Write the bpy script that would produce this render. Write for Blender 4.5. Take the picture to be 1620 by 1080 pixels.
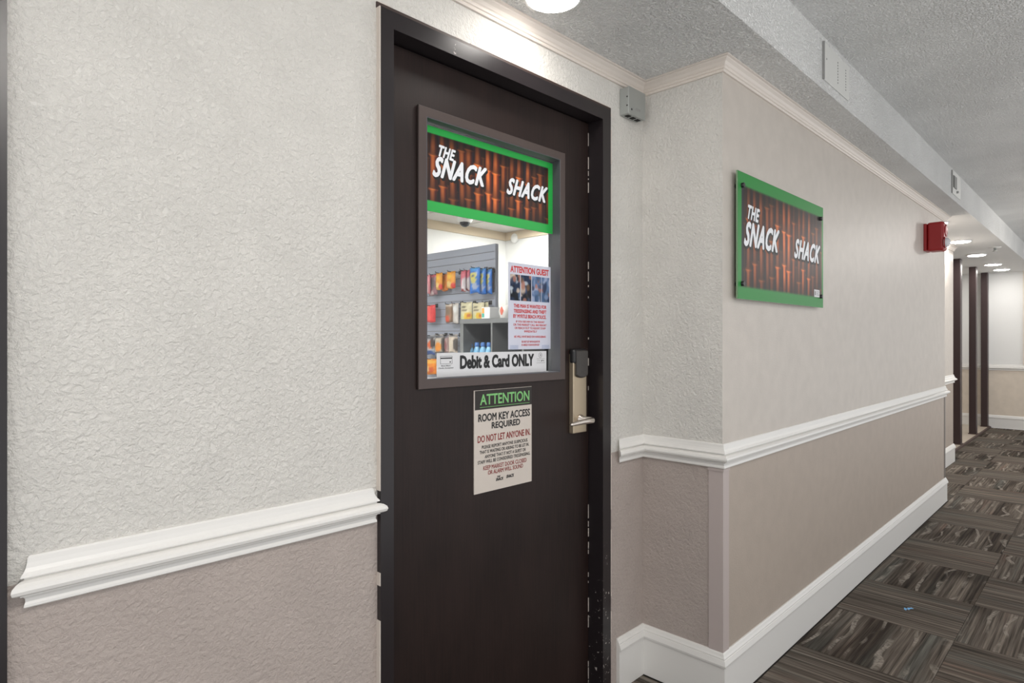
import bpy, bmesh, math, random
import numpy as np
from mathutils import Vector

for o in list(bpy.data.objects):
    bpy.data.objects.remove(o)
SC = bpy.context.scene
COL = SC.collection
R = random.Random(7)

# ------------------------------------------------------------------ camera
F, CX, CY = 980.0, 810.0, 538.0          # focal length (px), principal column, horizon row
TH = math.radians(44.41)                 # hallway axis (+X) lies this far right of the view axis
CT, ST = math.cos(TH), math.sin(TH)
H = 1.277                                # camera height
cam_d = bpy.data.cameras.new('camera')
cam = bpy.data.objects.new('camera', cam_d)
COL.objects.link(cam)
cam.location = (0, 0, H)
cam.rotation_euler = (math.pi / 2, 0, TH - math.pi / 2)
cam_d.sensor_width = 36.0
cam_d.lens = 36.0 * F / 1620.0
cam_d.shift_y = -2.0 / 1620.0
cam_d.clip_start = 0.02
SC.camera = cam

# ------------------------------------------------------------------ world, exposure
world = bpy.data.worlds.new('world')
SC.world = world
world.use_nodes = True
bg = world.node_tree.nodes['Background']
bg.inputs[0].default_value = (0.985, 0.99, 1.0, 1)
bg.inputs[1].default_value = 0.88
SC.view_settings.view_transform = 'Standard'
SC.view_settings.look = 'None'
SC.view_settings.gamma = 1.0
SC.view_settings.use_curve_mapping = False
SC.view_settings.exposure = 0.28
SC.cycles.use_denoising = True
SC.cycles.max_bounces = 10
SC.cycles.transparent_max_bounces = 12
SC.cycles.sample_clamp_indirect = 6.0
LAMP = 30.0                              # ceiling disc lights
HALL = 52.0                              # added hallway fill globes, out of view
SHOP = 44.0                               # added shop fill panels, out of view

# ------------------------------------------------------------------ pixel helpers
def ray(u, v):
    t = (u - CX) / F
    return CT + t * ST, ST - t * CT, (CY - v) / F
def onY(u, v, Y):
    a, b, c = ray(u, v); k = Y / b
    return a * k, Y, H + c * k
def onX(u, v, X):
    a, b, c = ray(u, v); k = X / a
    return X, b * k, H + c * k
def onZ(u, v, Z):
    a, b, c = ray(u, v); k = (Z - H) / c
    return a * k, b * k, Z

def srgb(r, g, b):
    def f(c):
        c /= 255.0
        return c / 12.92 if c <= 0.04045 else ((c + 0.055) / 1.055) ** 2.4
    return (f(r), f(g), f(b), 1.0)

# ------------------------------------------------------------------ materials
def new_mat(name):
    m = bpy.data.materials.new(name)
    m.use_nodes = True
    nt = m.node_tree
    return m, nt, nt.nodes['Principled BSDF']
def coords(nt, scale=(1, 1, 1), kind='Object'):
    tc = nt.nodes.new('ShaderNodeTexCoord')
    mp = nt.nodes.new('ShaderNodeMapping')
    mp.inputs['Scale'].default_value = scale
    nt.links.new(tc.outputs[kind], mp.inputs[0])
    return mp.outputs[0]
def noise(nt, vec, scale, detail=3, rough=0.55, dist=0.0):
    n = nt.nodes.new('ShaderNodeTexNoise')
    n.inputs['Scale'].default_value = scale
    n.inputs['Detail'].default_value = detail
    n.inputs['Roughness'].default_value = rough
    n.inputs['Distortion'].default_value = dist
    nt.links.new(vec, n.inputs['Vector'])
    return n.outputs['Fac']
def ramp(nt, fac, stops, interp='LINEAR'):
    r = nt.nodes.new('ShaderNodeValToRGB')
    r.color_ramp.interpolation = interp
    e = r.color_ramp.elements
    while len(e) < len(stops):
        e.new(0.5)
    for el, (p, c) in zip(e, stops):
        el.position = p
        el.color = c if len(c) == 4 else (*c, 1)
    nt.links.new(fac, r.inputs[0])
    return r.outputs[0]
def mixc(nt, fac, a, b, mode='MIX'):
    m = nt.nodes.new('ShaderNodeMix')
    m.data_type = 'RGBA'; m.blend_type = mode
    for sock, val in ((m.inputs[0], fac), (m.inputs[6], a), (m.inputs[7], b)):
        if hasattr(val, 'is_output'):
            nt.links.new(val, sock)
        else:
            sock.default_value = val
    return m.outputs[2]
def add_bump(nt, bsdf, height, strength, dist):
    b = nt.nodes.new('ShaderNodeBump')
    b.inputs['Strength'].default_value = strength
    b.inputs['Distance'].default_value = dist
    nt.links.new(height, b.inputs['Height'])
    nt.links.new(b.outputs[0], bsdf.inputs['Normal'])
def plain(name, rgb, rough=0.5, metal=0.0, spec=0.5, bump=None):
    m, nt, b = new_mat(name)
    b.inputs['Base Color'].default_value = srgb(*rgb)
    b.inputs['Roughness'].default_value = rough
    b.inputs['Metallic'].default_value = metal
    b.inputs['Specular IOR Level'].default_value = spec
    if bump:
        sc, st, di = bump
        add_bump(nt, b, noise(nt, coords(nt), sc, 4), st, di)
    return m
def emit(name, rgb, strength):
    m, nt, b = new_mat(name)
    b.inputs['Base Color'].default_value = (0.8, 0.8, 0.8, 1)
    b.inputs['Emission Color'].default_value = srgb(*rgb)
    b.inputs['Emission Strength'].default_value = strength
    return m
def wall_paint(name, rgb, scale, strength, dist, rough=0.5, stretch=(1, 1, 1.0)):
    """trowelled / orange-peel painted plaster"""
    m, nt, b = new_mat(name)
    v = coords(nt, stretch)
    n1 = noise(nt, v, scale, 4, 0.6, 0.4)
    pl = ramp(nt, n1, [(0.36, (0, 0, 0)), (0.50, (0.55, 0.55, 0.55)), (0.64, (1, 1, 1))])
    n2 = noise(nt, v, scale * 0.09, 2)
    c = srgb(*rgb)
    d = tuple(x * 0.93 for x in c[:3]) + (1,)
    nt.links.new(ramp(nt, n2, [(0.3, d), (0.7, c)]), b.inputs['Base Color'])
    b.inputs['Roughness'].default_value = rough
    b.inputs['Specular IOR Level'].default_value = 0.45
    add_bump(nt, b, pl, strength, dist)
    return m

M = {}
M['wall_up'] = wall_paint('upper wall paint', (222, 219, 213), 92, 0.62, 0.0045)
M['wall_low'] = wall_paint('taupe wall paint', (184, 172, 165), 92, 0.5, 0.0038)
M['wallC_up'] = wall_paint('smooth upper paint', (203, 195, 186), 160, 0.14, 0.002, 0.42)
M['wallC_low'] = wall_paint('smooth taupe paint', (180, 167, 155), 160, 0.12, 0.002, 0.5)
M['far_low'] = wall_paint('far taupe paint', (224, 212, 197), 120, 0.1, 0.002, 0.5)
M['trim'] = plain('white trim paint', (232, 230, 226), 0.38)
M['crown'] = plain('cream crown paint', (224, 215, 206), 0.45)
M['guard'] = plain('corner guard vinyl', (188, 176, 172), 0.45)
M['guard_grey'] = plain('grey corner guard', (120, 114, 110), 0.45)

def popcorn(name, rgb, strength=0.8, dist=0.010, scale=105):
    m, nt, b = new_mat(name)
    v = coords(nt)
    n1 = noise(nt, v, scale, 3, 0.6)
    h = ramp(nt, n1, [(0.42, (0, 0, 0)), (0.62, (1, 1, 1))])
    n2 = noise(nt, v, 1.6, 2)
    c = srgb(*rgb); d = tuple(x * 0.88 for x in c[:3]) + (1,)
    nt.links.new(ramp(nt, n2, [(0.35, d), (0.65, c)]), b.inputs['Base Color'])
    b.inputs['Roughness'].default_value = 0.9
    b.inputs['Specular IOR Level'].default_value = 0.2
    add_bump(nt, b, h, strength, dist)
    return m
M['popcorn'] = popcorn('popcorn ceiling', (248, 248, 246))
M['ceil_smooth'] = plain('smooth white ceiling', (232, 232, 230), 0.7)
M['white'] = plain('white paint', (236, 236, 234), 0.6)
M['vent'] = plain('white sheet metal', (214, 214, 210), 0.5)
M['vent_dark'] = plain('vent opening', (70, 70, 68), 0.8)
M['vent_grey'] = plain('vent louvre grey', (150, 150, 148), 0.6)

def door_wood():
    m, nt, b = new_mat('dark stained door veneer')
    v = coords(nt, (1, 1, 0.045))
    n = noise(nt, v, 150, 4, 0.6)
    n2 = noise(nt, coords(nt, (1, 1, 0.5)), 5, 3)
    a = ramp(nt, n, [(0.3, srgb(22, 14, 12)), (0.72, srgb(40, 27, 24))])
    c = mixc(nt, ramp(nt, n2, [(0.35, (0, 0, 0)), (0.7, (0.5, 0.5, 0.5))]), a, srgb(50, 36, 33))
    nt.links.new(c, b.inputs['Base Color'])
    b.inputs['Roughness'].default_value = 0.46
    b.inputs['Specular IOR Level'].default_value = 0.32
    add_bump(nt, b, n, 0.12, 0.001)
    return m
M['door'] = door_wood()
def frame_paint():
    m, nt, b = new_mat('worn black-brown frame enamel')
    v = coords(nt)
    n = noise(nt, v, 55, 5, 0.7)
    n2 = noise(nt, coords(nt, (1, 1, 0.25)), 3.2, 2)
    thr = nt.nodes.new('ShaderNodeMath'); thr.operation = 'MULTIPLY'
    nt.links.new(n, thr.inputs[0]); nt.links.new(ramp(nt, n2, [(0.45, (0.8, 0.8, 0.8)), (0.7, (1.15, 1.15, 1.15))]), thr.inputs[1])
    chips = ramp(nt, thr.outputs[0], [(0.715, (0, 0, 0)), (0.735, (1, 1, 1))])
    nt.links.new(mixc(nt, chips, srgb(36, 31, 33), srgb(190, 182, 176)), b.inputs['Base Color'])
    b.inputs['Roughness'].default_value = 0.30
    add_bump(nt, b, noise(nt, v, 18, 2), 0.06, 0.002)
    return m
M['frame'] = frame_paint()
M['jamb'] = plain('dark jamb enamel', (36, 29, 30), 0.35)
M['backband'] = plain('brown painted edge band', (64, 50, 46), 0.5, bump=(60, 0.3, 0.002))
M['lite'] = plain('bronze vision frame', (84, 73, 70), 0.38, 0.35)
M['lite_dark'] = plain('vision frame reveal', (78, 78, 84), 0.4)
M['caulk'] = plain('chipped caulk', (214, 204, 194), 0.7)
M['nickel'] = plain('satin nickel', (198, 182, 158), 0.36, 0.75)
M['nickel2'] = plain('polished nickel', (214, 205, 196), 0.22, 0.9)
M['black'] = plain('black plastic', (34, 33, 35), 0.38)
M['reader'] = plain('dark grey reader plastic', (62, 58, 56), 0.42)
M['steel'] = plain('galvanised steel', (176, 180, 178), 0.42, 0.65, bump=(30, 0.05, 0.002))
M['dark'] = plain('dark hole', (28, 28, 28), 0.8)
M['red'] = plain('red alarm enamel', (150, 24, 28), 0.35)
M['post'] = plain('dark wood post', (58, 44, 44), 0.38, bump=(40, 0.05, 0.002))
M['tilefloor'] = plain('beige floor tile', (196, 184, 168), 0.35)
M['shopfloor'] = plain('pale shop floor', (206, 204, 200), 0.4)
M['carton'] = plain('carton board', (190, 190, 192), 0.6)
M['curb'] = plain('brown floor edging', (86, 70, 64), 0.6)
M['floorbase'] = plain('floor screed', (60, 56, 52), 0.9)
M['acrylic'] = plain('acrylic edge', (120, 150, 118), 0.25)
M['paper'] = plain('white paper', (226, 226, 228), 0.6)
M['poster'] = plain('poster paper', (214, 216, 230), 0.6)
M['placard'] = plain('placard board', (212, 202, 192), 0.5)
M['placard_dark'] = plain('placard black print', (38, 32, 28), 0.5)
M['ink'] = plain('black ink', (22, 22, 24), 0.5)
M['ink_red'] = plain('dark red ink', (140, 36, 34), 0.5)
M['ink_poster'] = plain('poster red ink', (206, 58, 58), 0.5)
M['ink_green'] = plain('green ink', (128, 196, 120), 0.5)
M['ink_white'] = plain('white lettering', (238, 240, 244), 0.45)
M['ink_shadow'] = plain('lettering shadow ink', (14, 22, 22), 0.5)
M['ink_gold'] = plain('gold print', (160, 130, 60), 0.5)
M['slat'] = plain('grey slatwall laminate', (140, 144, 156), 0.5)
M['groove'] = plain('slat groove', (104, 92, 88), 0.7)
M['cubby'] = plain('grey shelf laminate', (86, 87, 88), 0.5)
M['cubby_in'] = plain('dark shelf back', (44, 44, 44), 0.6)
M['beige'] = plain('beige cornice', (206, 190, 164), 0.7)
M['ceil_tile'] = plain('ceiling tile', (206, 202, 196), 0.85)
M['wire'] = plain('wire hook', (60, 58, 58), 0.4, 0.6)
M['plastic_white'] = plain('white plastic', (238, 238, 236), 0.4)
M['dome'] = plain('smoked dome', (24, 24, 26), 0.12)
M['bottle'] = plain('pale blue bottle', (104, 152, 184), 0.25)
M['cap'] = plain('blue bottle cap', (50, 92, 150), 0.4)
M['label_white'] = plain('bottle label', (214, 226, 238), 0.5)
M['mug'] = plain('white ceramic', (204, 201, 198), 0.25)
M['mug_print'] = plain('mug print', (176, 84, 66), 0.5)
M['orange'] = plain('orange print', (214, 132, 50), 0.5)
M['teal'] = plain('teal print', (48, 140, 120), 0.5)
M['litter'] = plain('blue wrapper scrap', (120, 176, 222), 0.3)
M['lamp'] = emit('lit lamp lens', (255, 250, 244), LAMP)
M['shop_fill'] = emit('added shop panel glow', (255, 252, 248), SHOP)
M['shop_fill_back'] = emit('dimmer added shop panel glow', (255, 252, 248), SHOP * 0.36)
M['lamp_far'] = emit('lit far lamp lens', (255, 251, 246), LAMP * 2.2)
M['hall_fill'] = emit('added globe glow', (255, 250, 244), HALL)
M['lamp_ring'] = plain('white lamp ring', (236, 236, 234), 0.5)

def glass(name, tint=(1, 1, 1), refl=1.0):
    m = bpy.data.materials.new(name); m.use_nodes = True
    nt = m.node_tree; nt.nodes.clear()
    out = nt.nodes.new('ShaderNodeOutputMaterial')
    tr = nt.nodes.new('ShaderNodeBsdfTransparent'); tr.inputs[0].default_value = (*tint, 1)
    gl = nt.nodes.new('ShaderNodeBsdfGlossy'); gl.inputs['Roughness'].default_value = 0.02
    fr = nt.nodes.new('ShaderNodeFresnel'); fr.inputs[0].default_value = 1.45
    mx = nt.nodes.new('ShaderNodeMixShader')
    ge = nt.nodes.new('ShaderNodeNewGeometry')          # reflect at the outer faces only, so no inner total reflection
    iv = nt.nodes.new('ShaderNodeMath'); iv.operation = 'SUBTRACT'; iv.inputs[0].default_value = 1.0
    mu = nt.nodes.new('ShaderNodeMath'); mu.operation = 'MULTIPLY'
    nt.links.new(ge.outputs['Backfacing'], iv.inputs[1])
    nt.links.new(fr.outputs[0], mu.inputs[0]); nt.links.new(iv.outputs[0], mu.inputs[1])
    nt.links.new(mu.outputs[0], mx.inputs[0]); nt.links.new(tr.outputs[0], mx.inputs[1])
    nt.links.new(gl.outputs[0], mx.inputs[2]); nt.links.new(mx.outputs[0], out.inputs[0])
    return m
M['glass'] = glass('clear glass', (0.95, 0.97, 0.97))
M['lens'] = glass('strobe lens', (0.9, 0.92, 0.95))

def print_mat(name, rough=0.35, spec=0.5):
    m, nt, b = new_mat(name)
    a = nt.nodes.new('ShaderNodeVertexColor'); a.layer_name = 'print'
    nt.links.new(a.outputs[0], b.inputs['Base Color'])
    b.inputs['Roughness'].default_value = rough
    b.inputs['Specular IOR Level'].default_value = spec
    return m
M['print'] = print_mat('printed film', 0.3)
M['print_acrylic'] = print_mat('print behind matt acrylic', 0.42, 0.28)
M['print_bag'] = print_mat('printed snack film', 0.3, 0.5)
M['print_matte'] = print_mat('printed photo', 0.6, 0.3)

def carpet(name, patterned):
    m, nt, b = new_mat(name)
    oi = nt.nodes.new('ShaderNodeObjectInfo')
    def vec(scale):
        tc = nt.nodes.new('ShaderNodeTexCoord')
        ad = nt.nodes.new('ShaderNodeVectorMath'); ad.operation = 'MULTIPLY_ADD'
        ad.inputs[1].default_value = (37, 37, 37)
        co = nt.nodes.new('ShaderNodeCombineXYZ')
        for i in range(3):
            nt.links.new(oi.outputs['Random'], co.inputs[i])
        nt.links.new(co.outputs[0], ad.inputs[0])
        nt.links.new(tc.outputs['Object'], ad.inputs[2])
        mp = nt.nodes.new('ShaderNodeMapping'); mp.inputs['Scale'].default_value = scale
        nt.links.new(ad.outputs[0], mp.inputs[0])
        return mp.outputs[0]
    fine = noise(nt, vec((1.6, 75, 1)), 1.0, 3, 0.7)          # yarn lines run along local X
    base = ramp(nt, fine, [(0.26, srgb(42, 39, 36)), (0.42, srgb(84, 77, 70)),
                           (0.56, srgb(112, 104, 96)), (0.74, srgb(150, 140, 129))])
    tint = noise(nt, vec((0.9, 13, 1)), 1.0, 2, 0.5)
    hue = ramp(nt, tint, [(0.30, srgb(116, 132, 134)), (0.46, srgb(148, 144, 139)),
                          (0.62, srgb(148, 144, 139)), (0.76, srgb(164, 134, 122))])
    col = mixc(nt, 0.75, base, mixc(nt, 1.0, base, hue, 'MULTIPLY'))
    col = mixc(nt, 1.0, col, (1.95, 1.97, 2.0, 1), 'MULTIPLY')
    if patterned:
        broad = noise(nt, vec((1.2, 7, 1)), 1.0, 1, 0.4)
        dark = ramp(nt, broad, [(0.40, (0.45, 0.42, 0.40)), (0.52, (1.05, 1.05, 1.05))])
        col = mixc(nt, 1.0, col, dark, 'MULTIPLY')
        w = nt.nodes.new('ShaderNodeTexWave')
        w.wave_type = 'RINGS'; w.inputs['Scale'].default_value = 1.9
        w.inputs['Distortion'].default_value = 5.5; w.inputs['Detail'].default_value = 1.0
        w.inputs['Detail Scale'].default_value = 1.6
        nt.links.new(vec((1.3, 2.2, 1)), w.inputs['Vector'])
        ln = ramp(nt, w.outputs['Fac'], [(0.86, (0, 0, 0)), (0.93, (0.85, 0.85, 0.85))])
        brk = ramp(nt, noise(nt, vec((5, 9, 1)), 1.0, 2, 0.6), [(0.42, (0, 0, 0)), (0.60, (1, 1, 1))])
        stitch = ramp(nt, noise(nt, vec((90, 60, 1)), 1.0, 1, 0.5), [(0.35, (0.3, 0.3, 0.3)), (0.6, (1, 1, 1))])
        ln = mixc(nt, 1.0, mixc(nt, 1.0, ln, brk, 'MULTIPLY'), stitch, 'MULTIPLY')
        col = mixc(nt, ln, col, srgb(158, 150, 140))
    nt.links.new(col, b.inputs['Base Color'])
    b.inputs['Roughness'].default_value = 0.95
    b.inputs['Specular IOR Level'].default_value = 0.15
    pile = noise(nt, coords(nt), 420, 2)
    add_bump(nt, b, pile, 0.5, 0.003)
    return m
M['carpet_line'] = carpet('striated carpet', False)
M['carpet_leaf'] = carpet('leaf patterned carpet', True)

# ------------------------------------------------------------------ mesh helpers
class MB:
    def __init__(s):
        s.v, s.f, s.m, s.sm = [], [], [], []
    def face(s, pts, mi=0, smooth=False):
        i = len(s.v); s.v += [tuple(p) for p in pts]
        s.f.append(tuple(range(i, i + len(pts)))); s.m.append(mi); s.sm.append(smooth)
    def raw(s, verts, faces, mi=0, smooth=False):
        i = len(s.v); s.v += [tuple(p) for p in verts]
        for f in faces:
            s.f.append(tuple(k + i for k in f)); s.m.append(mi); s.sm.append(smooth)
        return s
    def box(s, x0, x1, y0, y1, z0, z1, mi=0):
        v = [(x0, y0, z0), (x1, y0, z0), (x1, y1, z0), (x0, y1, z0), (x0, y0, z1), (x1, y0, z1), (x1, y1, z1), (x0, y1, z1)]
        return s.raw(v, [(0, 3, 2, 1), (4, 5, 6, 7), (0, 1, 5, 4), (1, 2, 6, 5), (2, 3, 7, 6), (3, 0, 4, 7)], mi)
    def rings(s, rings, mi=0, smooth=True, cap=True, closed=True):
        """loft a list of equally long vertex rings"""
        n = len(rings[0]); v = [p for r in rings for p in r]; f = []
        for a in range(len(rings) - 1):
            for k in range(n if closed else n - 1):
                k2 = (k + 1) % n
                f.append((a * n + k, a * n + k2, (a + 1) * n + k2, (a + 1) * n + k))
        i0 = len(s.v)
        s.raw(v, f, mi, smooth)
        if cap:
            s.f.append(tuple(i0 + k for k in reversed(range(n)))); s.m.append(mi); s.sm.append(False)
            s.f.append(tuple(i0 + (len(rings) - 1) * n + k for k in range(n))); s.m.append(mi); s.sm.append(False)
        return s
    def lathe(s, c, axis, prof, seg=24, mi=0, smooth=True):
        """prof = [(distance along axis, radius)]"""
        ax = Vector(axis).normalized()
        a = ax.orthogonal().normalized(); b = ax.cross(a); c = Vector(c)
        rg = [[c + ax * d + (a * math.cos(t) + b * math.sin(t)) * max(r, 1e-5)
               for t in [2 * math.pi * k / seg for k in range(seg)]] for d, r in prof]
        return s.rings(rg, mi, smooth)
    def tube(s, path, r, seg=8, mi=0):
        P = [Vector(p) for p in path]; rg = []
        for i, p in enumerate(P):
            t = (P[min(i + 1, len(P) - 1)] - P[max(i - 1, 0)]).normalized()
            a = t.cross(Vector((0.31, 0.17, 0.94))).normalized(); b = t.cross(a)
            rr = r[i] if isinstance(r, (list, tuple)) else r
            rg.append([p + (a * math.cos(w) + b * math.sin(w)) * rr for w in [2 * math.pi * k / seg for k in range(seg)]])
        return s.rings(rg, mi, True)
    def build(s, name, mats, parent=None, bevel=0.0, seg=2, origin=None):
        if not isinstance(mats, (list, tuple)):
            mats = [mats]
        if parent is not None:
            org = Vector(parent['_o'])
        else:
            xs, ys, zs = zip(*s.v)
            org = Vector(origin) if origin is not None else Vector(((min(xs) + max(xs)) / 2, (min(ys) + max(ys)) / 2, min(zs)))
        me = bpy.data.meshes.new(name)
        me.from_pydata([tuple(Vector(p) - org) for p in s.v], [], s.f)
        for p, mi, sm in zip(me.polygons, s.m, s.sm):
            p.material_index = mi; p.use_smooth = sm
        bm = bmesh.new(); bm.from_mesh(me)
        bmesh.ops.remove_doubles(bm, verts=bm.verts, dist=1e-6)
        bmesh.ops.recalc_face_normals(bm, faces=bm.faces)
        if bevel:
            bmesh.ops.bevel(bm, geom=list(bm.edges), offset=bevel, segments=seg, affect='EDGES', profile=0.5)
        bm.to_mesh(me); bm.free()
        for m in mats:
            me.materials.append(m)
        o = bpy.data.objects.new(name, me)
        COL.objects.link(o)
        if parent is not None:
            o.parent = parent
        else:
            o.location = org
        o['_o'] = tuple(org)
        return o
def box(name, mats, x0, x1, y0, y1, z0, z1, parent=None, bevel=0.0):
    return MB().box(x0, x1, y0, y1, z0, z1).build(name, mats, parent, bevel)
def tag(o, label, cat, group=None, kind=None):
    o['label'] = label; o['category'] = cat
    if group: o['group'] = group
    if kind: o['kind'] = kind
    return o
def struct(o, label, cat):
    return tag(o, label, cat, kind='structure')
def thing(name, loc, label, cat, group=None, kind=None):
    o = bpy.data.objects.new(name, None)
    o.empty_display_size = 0.05
    COL.objects.link(o); o.location = loc; o['_o'] = tuple(loc)
    return tag(o, label, cat, group, kind)

def sweep(name, path, prof, mats, ends=(0, 0), first=None, last=None):
    """profile (offset from wall, z) swept along one straight wall run; normal = right of travel.
    first/last: direction of the neighbouring run (for mitres); ends: mitred return length sign"""
    a, b = Vector(path[0]), Vector(path[1])
    t = (b - a).normalized(); n = Vector((t.y, -t.x))
    def mit(nb, sgn, e):
        if nb is None:
            return n + t * e
        t2 = Vector(nb).normalized(); n2 = Vector((t2.y, -t2.x))
        k = (n + n2); return k / (1 + n.dot(n2))
    ma, mb_ = mit(first, -1, ends[0]), mit(last, 1, ends[1])
    r0 = [(a.x + ma.x * p, a.y + ma.y * p, z) for p, z in prof]
    r1 = [(b.x + mb_.x * p, b.y + mb_.y * p, z) for p, z in prof]
    m = MB(); m.rings([r0, r1], 0, False, True)
    return m.build(name, mats)

def text(name, txt, x0, x1, z0, z1, Y, mat, parent, bold=0.0, shear=0.0, tilt=0.0, fat=0.0, space=1.0):
    """flat lettering on a wall plane that faces -Y, fitted to the given box"""
    cu = bpy.data.curves.new(name, 'FONT')
    cu.body = txt; cu.offset = bold; cu.shear = shear; cu.align_x = 'CENTER'; cu.resolution_u = 3; cu.space_character = space
    tmp = bpy.data.objects.new(name + '_tmp', cu); COL.objects.link(tmp)
    dg = bpy.context.evaluated_depsgraph_get()
    me = bpy.data.meshes.new_from_object(tmp.evaluated_get(dg))
    bpy.data.objects.remove(tmp); bpy.data.curves.remove(cu)
    n = len(me.vertices); co = np.zeros(n * 3); me.vertices.foreach_get('co', co); co = co.reshape(-1, 3)
    lo, hi = co.min(0), co.max(0)
    u = (co[:, 0] - lo[0]) / (hi[0] - lo[0]); w = (co[:, 1] - lo[1]) / (hi[1] - lo[1])
    ox, oy, oz = parent['_o']
    out = np.stack([x0 + u * (x1 - x0) - ox, np.full(n, Y - oy), z0 + w * (z1 - z0) + (u - 0.5) * tilt - oz], 1)
    if fat:                                   # heavier strokes: the same outline printed a little to every side
        fs = [tuple(p.vertices) for p in me.polygons]; vs, ff = [], []
        d = fat * (z1 - z0)
        for k in range(8):
            a = math.pi * k / 4; i = len(vs)
            vs += (out + np.array([d * math.cos(a), -1e-5 * k, d * math.sin(a)])).tolist()
            ff += [tuple(q + i for q in f) for f in fs]
        me = bpy.data.meshes.new(name); me.from_pydata(vs, [], ff)
    else:
        me.vertices.foreach_set('co', out.reshape(-1)); me.update()
    me.materials.clear(); me.materials.append(mat)
    o = bpy.data.objects.new(name, me); COL.objects.link(o); o.parent = parent; o['_o'] = parent['_o']
    return o

def print_grid(name, x0, x1, z0, z1, Y, nx, nz, func, mat, parent):
    """flat printed sheet: colours of the print held per vertex"""
    ox, oy, oz = parent['_o']
    U, V = np.meshgrid(np.linspace(0, 1, nx), np.linspace(0, 1, nz))
    U, V = U.ravel(), V.ravel()
    co = np.stack([x0 + U * (x1 - x0) - ox, np.full(U.shape, Y - oy), z0 + V * (z1 - z0) - oz], 1)
    fs = [(j * nx + i, j * nx + i + 1, (j + 1) * nx + i + 1, (j + 1) * nx + i) for j in range(nz - 1) for i in range(nx - 1)]
    me = bpy.data.meshes.new(name)
    me.from_pydata(co.tolist(), [], fs)
    rgb = func(U, V)
    lin = np.where(rgb <= 0.04045, rgb / 12.92, ((rgb + 0.055) / 1.055) ** 2.4)
    at = me.color_attributes.new('print', 'FLOAT_COLOR', 'POINT')
    at.data.foreach_set('color', np.concatenate([lin, np.ones((len(U), 1))], 1).ravel())
    me.materials.append(mat)
    o = bpy.data.objects.new(name, me); COL.objects.link(o); o.parent = parent; o['_o'] = parent['_o']
    return o

# ================================================================== the setting
W = 1.313            # door wall plane
XC = 2.06            # return wall plane
YC = 0.9887          # sign wall plane
XE = 5.93            # end of the sign wall
YS = 1.25             # plane of the far stub wall
XS = 7.937            # end of the far stub wall
XF = 11.4           # far wall
ZC = 2.26            # low ceiling
ZH = 2.47            # hallway ceiling
YB = 0.828           # soffit face
ZR = 0.87            # paint change, behind the chair rail
YF = 1.298           # face of the door frame
DX0, DX1 = 0.902, 1.783      # clear opening of the shop door
DZ = 2.056
FX0, FX1, FZ = 0.863, 1.830, 2.100

def wall(name, mats, pieces, label, front=0):
    m = MB()
    for (x0, x1, y0, y1, z0, z1) in pieces:
        if z0 < ZR < z1:
            m.box(x0, x1, y0, y1, z0, ZR, 1); m.box(x0, x1, y0, y1, ZR, z1, 0)
        else:
            m.box(x0, x1, y0, y1, z0, z1, 0 if z0 >= ZR else 1)
    if front:
        for k in range(2, len(m.m), 6): m.m[k] += front
    return struct(m.build(name, mats, origin=(0, 0, 0)), label, 'wall')

A = [M['wall_up'], M['wall_low']]
wall('wall_left', A, [(0.146, FX0, W, 1.43, 0, ZC), (-0.95, 0.146, W, 1.43, FZ, ZC), (FX0, FX1, W, 1.43, FZ, ZC),
                      (FX1, XC, W, 1.43, 0, ZC), (-1.1, -0.95, W, 1.43, 0, ZC)],
     'textured off-white wall over taupe around the dark snack shop door')
wall('wall_return', A + [M['wallC_up'], M['wallC_low']], [(XC, XC + 0.10, YC, 1.43, 0, ZC)], 'narrow textured wall turning the corner right of the door', 2)
wall('wall_right', [M['wallC_up'], M['wallC_low']], [(XC + 0.10, XE - 0.10, YC, YC + 0.1, 0, ZC)],
     'long smooth beige wall that carries the snack sign')
wall('wall_end', [M['wallC_up'], M['wallC_low']], [(XE - 0.10, XE, YC, YS, 0, ZC)], 'short wall end past the red fire alarm')
wall('wall_back', [M['wallC_up'], M['wallC_low']], [(XE - 0.10, XS, YS, 1.43, 0, ZC), (XS - 0.12, XS, 1.43, 3.2, 0, ZC)],
     'recessed white wall stub beside the first dark post')
wall('wall_far', [M['white'], M['far_low']], [(XF, XF + 0.12, -0.75, 3.2, 0, ZH)], 'white wall with beige dado closing the far end of the hallway')
wall('wall_lobby', [M['white'], M['far_low']], [(XS, XF, 3.2, 3.3, 0, ZC)], 'white lobby wall behind the dark posts')

# ceilings
m = MB(); m.box(-1.1, XE, YB, 1.43, ZC, ZH)
struct(m.build('ceiling_soffit', M['popcorn'], origin=(0, 0, 0)), 'lowered popcorn-textured ceiling strip above the door and sign wall', 'ceiling')
m = MB(); m.box(XE, XF, YB, 3.3, ZC, ZH)
m.m[2] = 1
struct(m.build('ceiling_recess', [M['ceil_smooth'], M['popcorn']], origin=(0, 0, 0)), 'smooth white lowered ceiling holding the far row of round lights', 'ceiling')
struct(box('ceiling', M['popcorn'], -1.1, XF + .1, -0.75, YB, ZH, ZH + 0.05), 'grey popcorn hallway ceiling at upper right', 'ceiling')

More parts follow.
